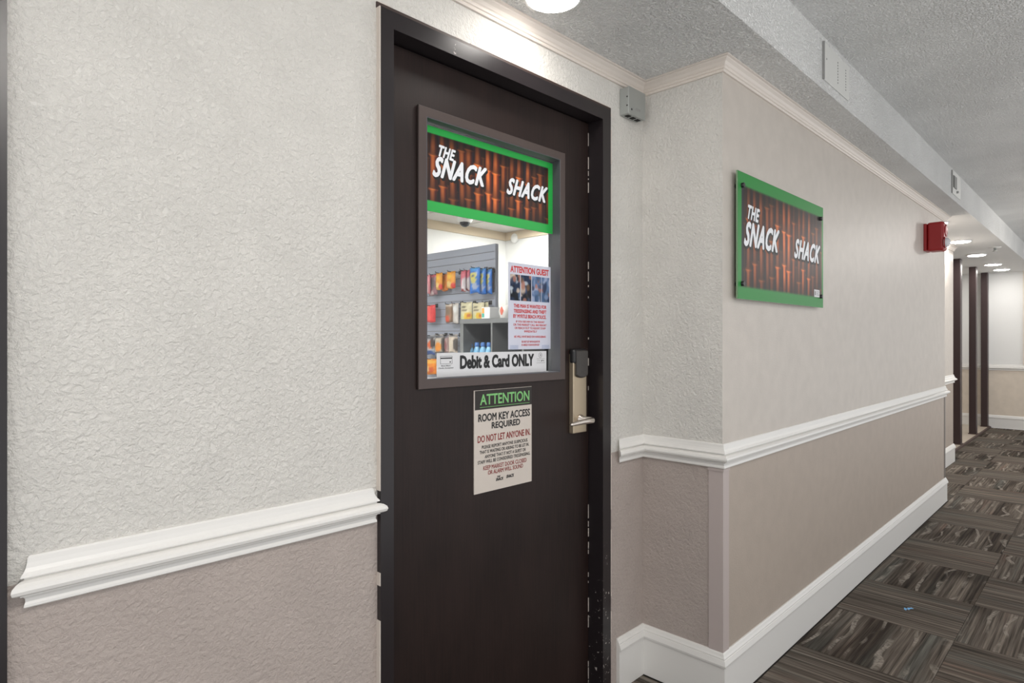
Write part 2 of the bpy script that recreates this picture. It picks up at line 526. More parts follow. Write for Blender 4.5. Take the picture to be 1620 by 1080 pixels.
# floor + carpet tiles
fl = struct(MB().box(-1.1, XF, -0.75, 4.7, -0.06, -0.009).build('floor', M['floorbase'], origin=(0, 0, 0)),
            'brown-grey patterned carpet tile floor of the hallway', 'floor')
tile_mesh = {}
def carpet_tile(x0, x1, y0, y1, leaf, turn):
    g = 0.0012
    lx, ly = (x1 - x0 - g), (y1 - y0 - g)
    if turn: lx, ly = ly, lx
    key = (round(lx, 3), round(ly, 3), leaf)
    if key not in tile_mesh:
        bm = bmesh.new()
        bmesh.ops.create_cube(bm, size=1)
        for v in bm.verts:
            v.co.x *= lx; v.co.y *= ly; v.co.z *= 0.009
        top = [e for e in bm.edges if all(v.co.z > 0 for v in e.verts)]
        bmesh.ops.bevel(bm, geom=top, offset=0.0018, segments=1, affect='EDGES')
        me = bpy.data.meshes.new('carpet_tile'); bm.to_mesh(me); bm.free()
        me.materials.append(M['carpet_leaf' if leaf else 'carpet_line'])
        tile_mesh[key] = me
    o = bpy.data.objects.new('carpet_tile', tile_mesh[key])
    COL.objects.link(o); o.parent = fl
    o.location = ((x0 + x1) / 2, (y0 + y1) / 2, -0.0045)
    o.rotation_euler = (0, 0, math.pi / 2 if turn else 0)
cols = [(-0.75, -0.5), (-0.5, 0.0), (0.0, 0.5), (0.5, 0.97), (0.97, 1.30)]
for k in range(-1, 23):
    x0, x1 = 0.2 + 0.5 * k, 0.7 + 0.5 * k
    if k == 22: x1 = XF - 0.02
    if x1 - x0 < 0.05: continue
    for ci, (y0, y1) in enumerate(cols):
        a0, a1 = x0, x1
        if ci == 4:
            if a1 <= XC - 0.02: pass
            elif a0 < XC - 0.02: a1 = XC - 0.02
            elif a0 >= XE + 0.02: pass
            elif a1 > XE + 0.02: a0 = XE + 0.02
            else: continue
            if a0 >= XE: y1 = YS - .016 if a0 < XS - .1 else 1.335
        leaf = (k + ci) % 2 == 0
        carpet_tile(a0, a1, y0, y1, leaf, not leaf)
struct(MB().box(XS + 0.02, XF, 1.358, 3.2, -0.009, 0.018).build('floor_lobby', M['tilefloor']), 'pale beige tile floor behind the dark posts', 'floor')
struct(MB().box(XS + 0.02, XF, 1.335, 1.358, -0.009, 0.018).build('trim_1', M['curb']), 'brown floor edging strip between carpet and lobby tile', 'trim')

# chair rails, crown, baseboards
z0 = 0.830
rail_prof = [(p, z0 + z) for p, z in (
    (0, 0), (.0105, 0), (.0125, .002), (.012, .006), (.010, .010), (.0105, .016), (.0135, .0205), (.018, .0215), (.018, .0245), (.024, .0255),
    (.030, .029), (.032, .035), (.030, .041), (.024, .0455), (.018, .0475), (.0115, .048), (.012, .051), (.0175, .0525), (.017, .0555),
    (.013, .060), (.0095, .066), (.0075, .074), (.0065, .082), (.004, .085), (0, .085))]
base_prof = [(0.0, 0.0), (0.014, 0.0), (0.014, 0.141), (0.0195, 0.143), (0.0205, 0.150), (0.018, 0.158), (0.0155, 0.1655), (0.0135, 0.1665),
             (0.0135, 0.171), (0.010, 0.176), (0.007, 0.183), (0.004, 0.187), (0.0, 0.187)]
zc0 = 2.213
crown_prof = [(0.0, zc0), (0.007, zc0), (0.009, zc0 + .004), (0.008, zc0 + .008), (0.012, zc0 + .010), (0.014, zc0 + .015), (0.0125, zc0 + .018),
              (0.016, zc0 + .021), (0.021, zc0 + .029), (0.029, zc0 + .036), (0.030, zc0 + .040), (0.036, zc0 + .042), (0.036, ZC), (0.0, ZC)]
EX, NY, PY = (1, 0), (0, -1), (0, 1)
ti = [1]
def trim(path, prof, mat, label, **k):
    ti[0] += 1
    return struct(sweep('trim_%d' % ti[0], path, prof, mat, **k), label, 'trim')
trim([(0.180, W), (0.842, W)], rail_prof, M['trim'], 'white moulded chair rail on the wall left of the door', ends=(-1, 1))
trim([(1.900, W), (XC, W)], rail_prof, M['trim'], 'short white chair rail piece between door frame and inside corner', ends=(-1, 0), last=NY)
trim([(XC, W), (XC, YC)], rail_prof, M['trim'], 'white chair rail on the narrow return wall', first=EX, last=EX)
trim([(XC, YC), (XE, YC)], rail_prof, M['trim'], 'long white chair rail below the wall sign', first=NY, last=PY)
trim([(XE, YC), (XE, YS)], rail_prof, M['trim'], 'chair rail wrapped around the wall end', first=EX, last=EX)
trim([(XE, YS), (XS, YS)], rail_prof, M['trim'], 'chair rail on the recessed stub by the posts', first=PY, last=PY)
trim([(XS, YS), (XS, 1.43)], rail_prof, M['trim'], 'chair rail return on the stub end', first=EX)
trim([(XF, 3.2), (XF, -0.75)], [(p, z + .01) for p, z in rail_prof], M['trim'], 'chair rail across the far hallway wall')
trim([(-1.1, W), (XC, W)], crown_prof, M['crown'], 'cream crown moulding above the door', last=NY)
trim([(XC, W), (XC, YC)], crown_prof, M['crown'], 'cream crown moulding on the return wall', first=EX, last=EX)
trim([(XC, YC), (XE, YC)], crown_prof, M['crown'], 'long cream crown moulding above the wall sign', first=NY, last=PY)
trim([(XE, YC), (XE, YS)], crown_prof, M['crown'], 'crown moulding around the wall end', first=EX, last=EX)
trim([(XE, YS), (XS, YS)], crown_prof, M['crown'], 'crown moulding on the recessed stub', first=PY, last=PY)
def baseb(side, path, label, **k):
    return struct(sweep('baseboard_' + side, path, base_prof, M['trim'], **k), label, 'baseboard')
baseb('left', [(0.16, W), (FX0, W)], 'white baseboard left of the shop door')
baseb('door_right', [(FX1 + .055, W), (XC, W)], 'white baseboard piece right of the door frame', last=NY)
baseb('return', [(XC, W), (XC, YC)], 'white baseboard on the narrow return wall', first=EX, last=EX)
baseb('right', [(XC, YC), (XE, YC)], 'long white baseboard below the sign wall', first=NY, last=PY)
baseb('end', [(XE, YC), (XE, YS)], 'baseboard around the wall end', first=EX, last=EX)
baseb('back', [(XE, YS), (XS, YS)], 'baseboard on the recessed stub', first=PY, last=PY)
baseb('stub', [(XS, YS), (XS, 1.335)], 'baseboard return on the stub end', first=EX)
baseb('far', [(XF, 3.2), (XF, -0.75)], 'white baseboard across the far hallway wall')
# corner guards
m = MB(); m.box(XC - .004, XC, YC - .004, YC + .05, 0.186, 0.822); m.box(XC, XC + .042, YC - .004, YC, 0.186, 0.822)
m.box(XC - .007, XC, YC - .007, YC + .052, 0.818, 0.830); m.box(XC, XC + .044, YC - .007, YC, 0.818, 0.830)
struct(m.build('trim_20', M['guard']), 'pale pinkish corner guard under the chair rail', 'trim')
m = MB(); m.box(XE - .03, XE, YC - .003, YC, 0.186, 0.832); m.box(XE, XE + .003, YC - .003, YC + .03, 0.186, 0.832)
struct(m.build('trim_21', M['guard_grey']), 'thin grey corner guard at the wall end', 'trim')
struct(box('trim_22', M['crown'], XF - .02, XF, 0.86, 0.975, .93, ZC), 'cream upright board on the far wall', 'trim')

# shop room behind the door
SX1, SY1, SZ = 4.6, 4.6, 2.40
struct(box('wall_shop_back', M['white'], 0.0, SX1, SY1, SY1 + .1, 0, SZ), 'white back wall inside the shop', 'wall')
struct(box('wall_shop_right', M['white'], SX1, SX1 + .1, 1.43, SY1 + .1, 0, SZ), 'white side wall inside the shop', 'wall')
struct(box('wall_shop_left', M['white'], -0.1, 0.0, 1.43, SY1 + .1, 0, SZ), 'hidden left side wall inside the shop', 'wall')
struct(box('floor_shop', M['shopfloor'], 0, SX1, 1.44, SY1, -0.008, 0.0), 'pale tile floor inside the shop', 'floor')
cs = struct(MB().box(0, SX1, 1.43, SY1, SZ + .012, SZ + .05).build('ceiling_shop', M['vent_grey'], origin=(0, 0, 0)),
            'white tiled ceiling inside the shop', 'ceiling')
for i in range(8):
    for j in range(6):
        x0, y0 = SX1 - .6 * (i + 1), SY1 - .6 * (j + 1)
        box('ceiling_tile', M['ceil_tile'], max(x0, 0) + .006, x0 + .594, max(y0, 1.43) + .006, y0 + .594, SZ, SZ + .012, cs)
struct(box('trim_23', M['beige'], 0, SX1, SY1 - .02, SY1, SZ - .082, SZ), 'beige cornice band on the shop back wall', 'trim')
struct(box('trim_24', M['beige'], SX1 - .02, SX1, 1.43, SY1 - .02, SZ - .082, SZ), 'beige cornice band on the shop side wall', 'trim')

# ================================================================== lights
def disc_light(x, y, z, r, label, lens='lamp'):
    t = thing('ceiling_light', (x, y, z - .016), label, 'ceiling light', 'round ceiling lights')
    m = MB(); m.lathe((x, y, z), (0, 0, -1), [(0, r + .012), (.007, r + .011), (.0115, r + .004), (.0115, r), (0, r)], 40)
    m.build('trim_ring', M['lamp_ring'], t)
    m = MB(); m.lathe((x, y, z - .002), (0, 0, -1), [(0, r), (.010, r - .001), (.0135, r * .85), (.0145, r * .5), (.0145, 0.0)], 40)
    m.build('lens', M[lens], t)
    return t
disc_light(1.342, 1.151, ZC, .075, 'large round white light in the ceiling over the door')
disc_light(-0.42, 1.151, ZC, .075, 'round ceiling light over the left door')
for (u, v), lab in zip([(1519, 381), (1545, 402.5), (1571, 417.5), (1587, 427)],
                       ['nearest of the far round lights, beside the red alarm', 'second far round light past the red alarm',
                        'third far round light past the red alarm', 'farthest round light near the end wall']):
    x, y, z = onZ(u, v, ZC)
    disc_light(min(x, XF - .55), y, ZC, .085, lab, 'lamp_far')
disc_light(6.2, 1.10, ZC, .085, 'round ceiling light hidden behind the wall end', 'lamp_far')
for i, (x, y) in enumerate([(1.7, 2.4), (4.1, 3.9), (1.5, 3.8)]):  # panels added out of view to light the shop walls and bags
    t = thing('fill_panel_light', (x, y, SZ - .012), ['added fill panel, out of view, just inside the shop door', 'added fill panel, out of view, behind the slatwall display', 'added fill panel, out of view, facing the slatwall bags'][i], 'ceiling light', 'added shop fill panels')
    m = MB()
    for a in ((-.3, -.28, -.6, .6), (.28, .3, -.6, .6), (-.28, .28, -.6, -.58), (-.28, .28, .58, .6)):
        m.box(x + a[0], x + a[1], y + a[2] * .5, y + a[3] * .5, SZ - .012, SZ)
    m.build('panel_frame', M['white'], t)
    MB().box(x - .28, x + .28, y - .29, y + .29, SZ - .008, SZ - .002).build('diffuser', M['shop_fill_back' if i == 1 else 'shop_fill'], t)
# globe lamps added out of view to brighten the hallway walls and ceiling
for x, lab in ((0.45, 'added fill globe, out of view, opposite the snack shop door'), (7.6, 'added fill globe, out of view, near the far posts')):
    y = -0.32
    t = thing('fill_globe', (x, y, ZH - .228), lab, 'ceiling light', 'added hallway fill globes')
    MB().lathe((x, y, ZH), (0, 0, -1), [(0, .09), (.02, .09), (.026, .07)], 28).build('canopy', M['lamp_ring'], t)
    MB().tube([(x, y, ZH - .02), (x, y, ZH - .11)], .012, 10).build('stem', M['lamp_ring'], t)
    MB().lathe((x, y, ZH - .10), (0, 0, -1), [(0, .05), (.02, .125), (.05, .145), (.085, .135), (.115, .09), (.128, 0)], 28).build('globe', M['hall_fill'], t)
# sprinkler
x, y, z = onZ(1574, 391, ZC)
t = thing('sprinkler_head', (x, y, ZC - .05), 'small ceiling sprinkler between the far round lights', 'sprinkler')
MB().lathe((x, y, ZC), (0, 0, -1), [(0, .055), (.004, .052), (.006, .02)], 20).build('escutcheon', M['white'], t)
MB().lathe((x, y, ZC - .005), (0, 0, -1), [(0, .012), (.03, .010), (.034, .022), (.038, .022)], 14).build('deflector', M['steel'], t)

# ================================================================== the shop door
d1 = thing('door_1', ((DX0 + DX1) / 2, 1.36, 0), 'dark brown wood door with a glazed panel and black frame', 'door', kind='structure')
LF, LB = 1.360, 1.404
def miter_frame(m, X0, X1, Z0, Z1, x0, x1, zz0, zz1, y0, y1, mi=0, skip_bottom=False):
    o_ = [(X0, Z0), (X0, Z1), (X1, Z1), (X1, Z0)]; i_ = [(x0, zz0), (x0, zz1), (x1, zz1), (x1, zz0)]
    for k in range(3 if skip_bottom else 4):
        k2 = (k + 1) % 4
        q = [o_[k], o_[k2], i_[k2], i_[k]]
        f = [(x, y0, z) for x, z in q]; b = [(x, y1, z) for x, z in q]
        m.raw(f + b, [(0, 1, 2, 3), (7, 6, 5, 4), (0, 4, 5, 1), (1, 5, 6, 2), (2, 6, 7, 3), (3, 7, 4, 0)], mi)
for nm, q in (('left_jamb', [(FX0, 0), (FX0, FZ), (DX0, DZ), (DX0, 0)]), ('head', [(FX0, FZ), (FX1, FZ), (DX1, DZ), (DX0, DZ)]),
              ('right_jamb', [(FX1, FZ), (FX1, 0), (DX1, 0), (DX1, DZ)])):
    m = MB()
    f = [(x, YF, z) for x, z in q]; b = [(x, 1.43, z) for x, z in q]
    m.raw(f + b, [(0, 1, 2, 3), (7, 6, 5, 4), (0, 4, 5, 1), (1, 5, 6, 2), (2, 6, 7, 3), (3, 7, 4, 0)])
    m.build(nm, M['frame'], d1)
m = MB(); m.box(FX0 - .004, FX1 + .016, W - .004, W, FZ, FZ + .014); m.box(FX1, FX1 + .016, W - .004, W, 0.0, FZ)
m.build('edge_band', M['backband'], d1)
# ragged caulk beads along the frame
m = MB(); z = 0.19
while z < FZ:
    dz = R.uniform(.012, .05)
    w_ = R.uniform(.001, .0045)
    if R.random() < .8:
        m.box(FX1 + .014, FX1 + .016 + w_, W - .0045, W, z, min(z + dz, FZ))
    z += dz
z = 0.02
while z < FZ:
    dz = R.uniform(.02, .09)
    if z > .9 or R.random() < .6:
        m.box(FX0 - R.uniform(.0015, .003), FX0 + .0005, YF, W, z, min(z + dz, FZ))
    z += dz
x = FX0
while x < FX1:
    dx = R.uniform(.01, .04)
    if R.random() < .45:
        m.box(x, min(x + dx, FX1), W - .0045, W, FZ + .014, FZ + .014 + R.uniform(.001, .003))
    x += dx
m.build('caulk_bead', M['caulk'], d1)
# leaf with an opening for the pane
GX0, GX1, GZ0, GZ1 = 1.047, 1.613, 1.170, 1.888       # sight opening
m = MB()
for a in ((DX0 + .003, GX0, .008, DZ - .003), (GX1, DX1 - .004, .008, DZ - .003), (GX0, GX1, .008, GZ0), (GX0, GX1, GZ1, DZ - .003)):
    m.box(a[0], a[1], LF, LB, a[2], a[3])
m.build('leaf', M['door'], d1)
# worn bright edge of the leaf by the lock
m = MB(); z = 0.02
while z < 2.0:
    dz = R.uniform(.004, .05)
    if R.random() < .4:
        m.box(DX1 - .005, DX1 - .0028 + R.uniform(0, .0015), LF - .0006, LF + .001, z, z + dz)
    z += dz + R.uniform(0, .02)
m.build('worn_edge', M['caulk'], d1)
m = MB(); m.box(DX0, DX1, LB, LB + .012, DZ - .02, DZ); m.box(DX1 - .016, DX1, LB, LB + .012, 0, DZ - .02)
m.build('door_stop', M['jamb'], d1)
lite = MB(); miter_frame(lite, 1.019, 1.640, 1.143, 1.915, GX0, GX1, GZ0, GZ1, LF - .009, LF)
lf = lite.build('vision_frame', M['lite'], d1, bevel=.0015, seg=1)
m = MB(); miter_frame(m, GX0 - .003, GX1 + .003, GZ0 - .003, GZ1 + .003, GX0 + .0015, GX1 - .0015, GZ0 + .0015, GZ1 - .0015, LF - .0085, LB)
m.build('glazing_reveal', M['lite_dark'], d1)
box('glass_pane', M['glass'], GX0 + .0015, GX1 - .0015, 1.387, 1.392, GZ0 + .0015, GZ1 - .0015, d1)
# lock
LX0, LX1, LY = 1.670, 1.744, 1.340
lk = box('lock', M['nickel'], LX0, LX1, LY, LF, .955, 1.23, d1, bevel=.0025)
m = MB(); m.box(LX0 - .002, LX1 + .001, LY - .004, LF, 1.195, 1.247)
m.build('lock_cap', M['black'], lk, bevel=.009, seg=3)
pts = []
for k in range(13):
    a = math.pi * k / 12
    pts.append((LX0 + .008 + (LX1 - LX0 - .008) / 2 - math.cos(a) * (LX1 - LX0 - .010) / 2, 1.158 - math.sin(a) * .012))
outl = [(px - .003 if px > LX0 + .04 else px, pz) for px, pz in [(LX0 + .009, 1.242), *pts, (LX1 - .001, 1.242)]]
rg = []
for y_, sh in ((LY + .004, 1.0), (LY - .006, 1.0), (LY - .010, .93)):
    cx_, cz_ = (LX0 + LX1) / 2 + .004, 1.195
    rg.append([(cx_ + (px - cx_) * sh, y_, cz_ + (pz - cz_) * sh) for px, pz in outl])
m = MB(); m.rings(rg, 0, False); m.build('card_reader', M['reader'], lk)
lx, lz = 1.706, 1.003
m = MB(); m.lathe((lx, LY + .001, lz), (0, -1, 0), [(0, .017), (.006, .016), (.010, .011), (.05, .0105)], 20)
m.tube([(lx, LY - .045, lz), (lx, LY - .053, lz), (lx - .008, LY - .058, lz), (lx - .03, LY - .060, lz + .001), (lx - .06, LY - .060, lz + .001),
        (lx - .09, LY - .058, lz - .001), (lx - .112, LY - .054, lz - .004), (lx - .118, LY - .052, lz - .005)],
       [.0095, .0105, .0105, .0095, .0085, .0075, .006, .003], 12)
m.build('lever', M['nickel2'], lk)

# door at the left edge of the frame
d2 = thing('door_2', (-.40, 1.36, 0), 'dark door frame at the extreme left edge', 'door', kind='structure')
for nm, b_ in (('right_jamb', (.10, .146, YF, 1.43, 0, FZ)), ('left_jamb', (-.95, -.905, YF, 1.43, 0, FZ)), ('head', (-.905, .10, YF, 1.43, DZ, FZ))):
    MB().box(*b_).build(nm, M['frame'], d2)
MB().box(-.902, .097, LF, LB, .008, DZ - .003).build('leaf', M['door'], d2)

# ================================================================== signs
def mixv(a, b, t):
    return a * (1 - t[:, None]) + b * t[:, None]
def bamboo_art(n, seed, border, dim, split, green=(40, 172, 74)):
    """printed panel: green margin around a row of bamboo canes on dark ground"""
    rs = np.random.RandomState(seed)
    canes = []
    for layer in range(2):
        for k in range(n):
            canes.append((layer, (k + .5 + rs.uniform(-.15, .15) + .5 * layer) / n, rs.uniform(.33, .41) / n * (1 - .35 * (1 - layer)),
                          rs.uniform(0, 1), rs.uniform(.36, .56), rs.uniform(-.012, .012), rs.uniform(.6, 1.0)))
    bl, br, bb, bt = border
    def f(U, V):
        gr = np.array(green) / 255.
        a = (U - bl) / (1 - bl - br); b = (V - bb) / (1 - bb - bt)
        col = np.tile(np.array([30, 22, 32]) / 255., (len(U), 1)) * (0.8 + .3 * b[:, None])
        for layer, cx, hw, ph, pitch, lean, br_ in canes:
            node = ((b + ph) / pitch) % 1.0
            dn = np.minimum(node, 1 - node) * pitch
            w_ = hw * (1 + .55 * np.exp(-(dn / .022) ** 2) + .18 * np.exp(-(np.where(node < .5, node, 1) * pitch / .12) ** 2))
            s = (a - cx - lean * (b - .5)) / w_
            t = np.clip((1 - np.abs(s)) * 5, 0, 1)
            hot = np.array([240, 128, 60]) / 255. * br_; red = np.array([104, 34, 22]) / 255. * br_
            c = mixv(red, hot, np.clip(1 - ((s + .2) / .75) ** 2, 0, 1))
            c = c * (0.55 + .45 * np.clip(node * 1.6, 0, 1))[:, None]
            c = c + np.exp(-(dn / .012) ** 2)[:, None] * np.array([40, 26, 12]) / 255.
            if layer == 0: c = c * .42
            fade = np.clip((1.12 - b) * 3.2, .25, 1) * np.clip((b + .32) * 2.0, .35, 1)
            edge = np.clip(1.15 - np.abs(a - .5) * .9, .45, 1)
            col = mixv(col, c * (fade * edge)[:, None], t)
        soft = split
        inside = np.clip(np.minimum.reduce([a * (1 - bl - br), (1 - a) * (1 - bl - br), b * (1 - bb - bt) * .5, (1 - b) * (1 - bb - bt) * .5]) / soft + .5, 0, 1)
        g = np.tile(gr, (len(U), 1))
        out = g * (1 - inside[:, None]) + col * inside[:, None]
        return np.clip(out * dim + (1 - dim) * np.array([.48, .44, .42]), 0, 1)
    return f
def shack_text(par, Y, boxes, sh, dy):
    for txt, (x0, x1, z0_, z1_), tilt in boxes:
        hgt = z1_ - z0_
        text('lettering_shadow', txt, x0 + sh * .9, x1 + sh * .9, z0_ - sh * 1.1, z1_ - sh * 1.1, Y - dy, M['ink_shadow'], par, .0, .45, tilt, .095, 1.12)
        text('lettering', txt, x0, x1, z0_, z1_, Y - 2 * dy, M['ink_white'], par, .0, .45, tilt, .055, 1.12)

# transparent print in the top of the door pane
gy = 1.3845
gs = thing('window_sign', (1.33, gy, 1.64), 'green-bordered bamboo sign with white lettering across the top of the door window', 'sign', 'snack shop signs')
box('sign_panel', M['acrylic'], GX0 + .004, GX1 - .001, gy, gy + .002, 1.640, 1.8805, gs)
print_grid('bamboo_print', GX0 + .004, GX1 - .001, 1.640, 1.8805, gy - .0004, 420, 130, bamboo_art(15, 3, (.012, .042, .125, .085), 1.0, .004), M['print'], gs)
shack_text(gs, gy - .0004, [('THE', (1.115, 1.176, 1.800, 1.831), -.004), ('SNACK', (1.094, 1.300, 1.744, 1.799), .004), ('SHACK', (1.390, 1.583, 1.742, 1.792), 0.0)], .0045, .0004)

# acrylic wall sign
wy = 0.9665
ws = thing('wall_sign', (2.575, YC, 1.425), 'green-bordered acrylic bamboo sign bolted to the beige hallway wall', 'sign', 'snack shop signs')
SX0, SX2, SZ0, SZ1 = 2.131, 3.02, 1.4248, 1.8815
box('acrylic_panel', M['acrylic'], SX0, SX2, wy, wy + .006, SZ0, SZ1, ws)
print_grid('bamboo_print', SX0 + .001, SX2 - .001, SZ0 + .001, SZ1 - .001, wy - .0004, 460, 200, bamboo_art(15, 3, (.035, .022, .10, .105), 1.0, .012, (44, 138, 62)), M['print_acrylic'], ws)
shack_text(ws, wy - .0004, [('THE', (2.214, 2.316, 1.720, 1.768), -.004), ('SNACK', (2.184, 2.503, 1.624, 1.708), .004), ('SHACK', (2.667, 2.974, 1.6235, 1.700), .0)], .006, .0005)
for px_, pz_ in ((1173.5, 293), (1297.5, 346), (1173.5, 448.5), (1297.5, 469)):
    x, y, z = onY(px_, pz_, wy)
    m = MB(); m.lathe((x, YC, z), (0, -1, 0), [(0, .009), (YC - wy + .008, .009), (YC - wy + .010, .0075)], 16)
    m.build('standoff_bolt', M['black'], ws)
x, y, z = onY(1292.5, 464, wy)
stk = box('maker_sticker', M['paper'], x - .038, x + .030, wy - .0012, wy - .0006, z - .017, z + .016, ws)
m = MB()
for k, (a, b_) in enumerate(((-.008, .022), (-.008, .016), (-.008, .024))):
    m.box(x + a, x + b_, wy - .0018, wy - .0013, z + .006 - .007 * k, z + .0085 - .007 * k)
m.box(x - .031, x - .018, wy - .0018, wy - .0013, z - .009, z + .009)
m.build('sticker_print', M['vent_grey'], ws)

# "room key access" placard on the leaf
py = LF - .003
pl = thing('door_placard', (1.351, py, .8215), 'white ATTENTION room key notice on the door below the window', 'sign')
PX0, PX1, PZ0, PZ1 = 1.2257, 1.476, .8215, 1.128
box('board', M['placard'], PX0, PX1, py, LF, PZ0, PZ1, pl)
MB().box(PX0 + .003, PX1, py - .0003, py, PZ1 - .058, PZ1 - .001).build('header_band', M['placard_dark'], pl)
py -= .0007
def ptxt(t_, a, b_, z_, h_, mat, fat=.02):
    text('lettering', t_, PX0 + a, PX0 + b_, PZ0 + z_, PZ0 + z_ + h_, py, M[mat], pl, 0.0, 0, 0, fat)
ptxt('ATTENTION', .024, .238, .2625, .031, 'ink_green', .025)
MB().box(PX0 + .022, PX0 + .240, py - .0002, py, PZ0 + .2545, PZ0 + .2558).build('underline', M['ink_green'], pl)
ptxt('ROOM KEY ACCESS', .017, .241, .213, .022, 'ink', .036)
ptxt('REQUIRED', .072, .195, .185, .022, 'ink', .036)
ptxt('DO NOT LET ANYONE IN.', .014, .243, .151, .020, 'ink_red', .022)
for t_, a, b_, z_ in (('PLEASE REPORT ANYONE SUSPICIOUS', .031, .230, .131), ('THAT IS WAITING OR ASKING TO BE LET IN.', .022, .237, .1165),
                      ('ANYONE THAT IT NOT A GUEST OR', .043, .222, .1015), ('STAFF WILL BE CONSIDERED TRESSPASSING.', .014, .243, .087)):
    ptxt(t_, a, b_, z_, .0098, 'ink', .02)
ptxt('KEEP MARKET DOOR CLOSED', .037, .225, .0665, .0125, 'ink_red', .015)
ptxt('OR ALARM WILL SOUND', .056, .209, .0505, .0125, 'ink_red', .015)
text('lettering', 'THE', PX0 + .094, PX0 + .108, PZ0 + .036, PZ0 + .041, py, M['ink'], pl, 0, .3, 0, .06)
text('lettering', 'SNACK', PX0 + .089, PX0 + .121, PZ0 + .0265, PZ0 + .0345, py, M['ink'], pl, 0, .3, 0, .06)
text('lettering', 'SHACK', PX0 + .134, PX0 + .168, PZ0 + .0285, PZ0 + .0375, py, M['ink'], pl, 0, .3, 0, .06)

# wanted poster taped to the pane
qy = 1.3860
po = thing('wanted_poster', (1.50, qy, 1.247), 'white ATTENTION GUEST poster with red lettering taped to the glass', 'poster')
QX0, QX1, QZ0, QZ1 = 1.398, 1.603, 1.2475, 1.526
box('sheet', M['poster'], QX0, QX1, qy, qy + .0008, QZ0, QZ1, po)
qw, qh = QX1 - QX0, QZ1 - QZ0
def qtxt(t_, a, b_, c, d, bold=.03):
    text('lettering', t_, QX0 + a * qw, QX0 + b_ * qw, QZ0 + c * qh, QZ0 + d * qh, qy - .0005, M['ink_poster'], po, 0.0, 0, 0, bold * 1.6)
qtxt('ATTENTION GUEST', .05, .945, .890, .960, .03)

qtxt('THIS MAN IS WANTED FOR', .12, .89, .485, .525, .03)
qtxt('TRESSPASSING AND THEFT', .12, .89, .425, .465, .03)
qtxt('BY MYRTLE BEACH POLICE.', .11, .885, .365, .405, .03)
qtxt('IF YOU SEE HIM IN THE RESORT', .17, .845, .312, .334, .02)
qtxt('OR THE MARKET CALL 843 RESORT', .11, .895, .274, .298, .02)
qtxt('OR REACH OUT TO RESORT STAFF', .14, .87, .236, .259, .02)
qtxt('IMMEDIATELY', .36, .66, .198, .221, .02)
qtxt('HE WILL HAVE BAGS ON HANDLEBARS', .13, .875, .136, .160, .02)
qtxt('DO NOT LET HIM IN ELEVATOR', .30, .73, .078, .100, .02)
qtxt('IF ASKED YOUR ROOM KEY', .30, .72, .040, .062, .02)
def photo_art(seed, cols_):
    rs = np.random.RandomState(seed)
    bl = [(rs.rand(), rs.rand(), rs.uniform(.10, .3), rs.uniform(.08, .22), np.array(cols_[rs.randint(len(cols_))]) / 255.) for _ in range(26)]
    def f(U, V):
        c = np.tile(np.array(cols_[0]) / 255., (len(U), 1))
        for x_, y_, a, b_, k in bl:
            c = mixv(c, k, np.clip(1.4 - ((U - x_) / a) ** 2 - ((V - y_) / b_) ** 2, 0, 1) * .85)
        return c
    return f
dk = [(38, 52, 78), (24, 28, 36), (30, 34, 44), (196, 206, 214), (176, 120, 104), (120, 92, 70), (60, 84, 120), (214, 196, 180)]
lt = [(96, 122, 160), (70, 96, 130), (130, 150, 186), (50, 60, 86), (166, 176, 204), (176, 120, 110), (90, 104, 124)]
for k, (a, b_) in enumerate(((.04, .265), (.28, .525), (.54, .765), (.775, .965))):
    print_grid('photograph', QX0 + a * qw, QX0 + b_ * qw, QZ0 + .565 * qh, QZ0 + .865 * qh, qy - .0004, 24, 44, photo_art(20 + k, dk if k < 2 else lt), M['print_matte'], po)
for a in (.13, .87):
    MB().box(QX0 + (a - .09) * qw, QX0 + (a + .09) * qw, qy - .0006, qy, QZ0 - .004, QZ0 + .05 * qh).build('tape', M['lens'], po)

# card-only strip along the bottom of the pane
ry = 1.3850
cdz0, cdz1, cdx0, cdx1 = 1.1705, 1.2405, 1.108, 1.580
cd = thing('payment_strip', (1.344, ry, cdz0), 'long white Debit & Card ONLY strip along the window bottom', 'sign')
box('strip', M['paper'], cdx0, cdx1, ry, ry + .0012, cdz0, cdz1, cd)
text('lettering', 'Debit & Card ONLY', 1.196, 1.516, 1.193, 1.2315, ry - .0006, M['ink'], cd, .02, 0, 0, .035)
m = MB(); y0_ = ry - .0006
m.box(1.121, 1.165, y0_, ry, 1.2305, 1.2313); m.box(1.121, 1.165, y0_, ry, 1.2235, 1.2270)
m.box(1.121, 1.165, y0_, ry, 1.2085, 1.2092); m.box(1.121, 1.1217, y0_, ry, 1.2085, 1.2313); m.box(1.1643, 1.165, y0_, ry, 1.2085, 1.2313)
m.lathe((1.1575, ry, 1.2140), (0, -1, 0), [(0, .0022), (.0006, .0022)], 12)
m.build('card_symbol', M['ink'], cd)
text('lettering', 'Most Major', 1.124, 1.160, 1.2010, 1.2050, y0_, M['ink'], cd, .02)
text('lettering', 'Cards Accepted', 1.114, 1.169, 1.1945, 1.1987, y0_, M['ink'], cd, .02)
m = MB()
def arc(m, cx_, cz_, r, w_, a0, a1, y_, n=14):
    for k in range(n):
        p, q = a0 + (a1 - a0) * k / n, a0 + (a1 - a0) * (k + 1) / n
        m.face([(cx_ + r * math.cos(p), y_, cz_ + r * math.sin(p)), (cx_ + r * math.cos(q), y_, cz_ + r * math.sin(q)),
                (cx_ + (r - w_) * math.cos(q), y_, cz_ + (r - w_) * math.sin(q)), (cx_ + (r - w_) * math.cos(p), y_, cz_ + (r - w_) * math.sin(p))])
arc(m, 1.549, 1.2270, .0085, .0008, 0, 2 * math.pi, y0_, 24)
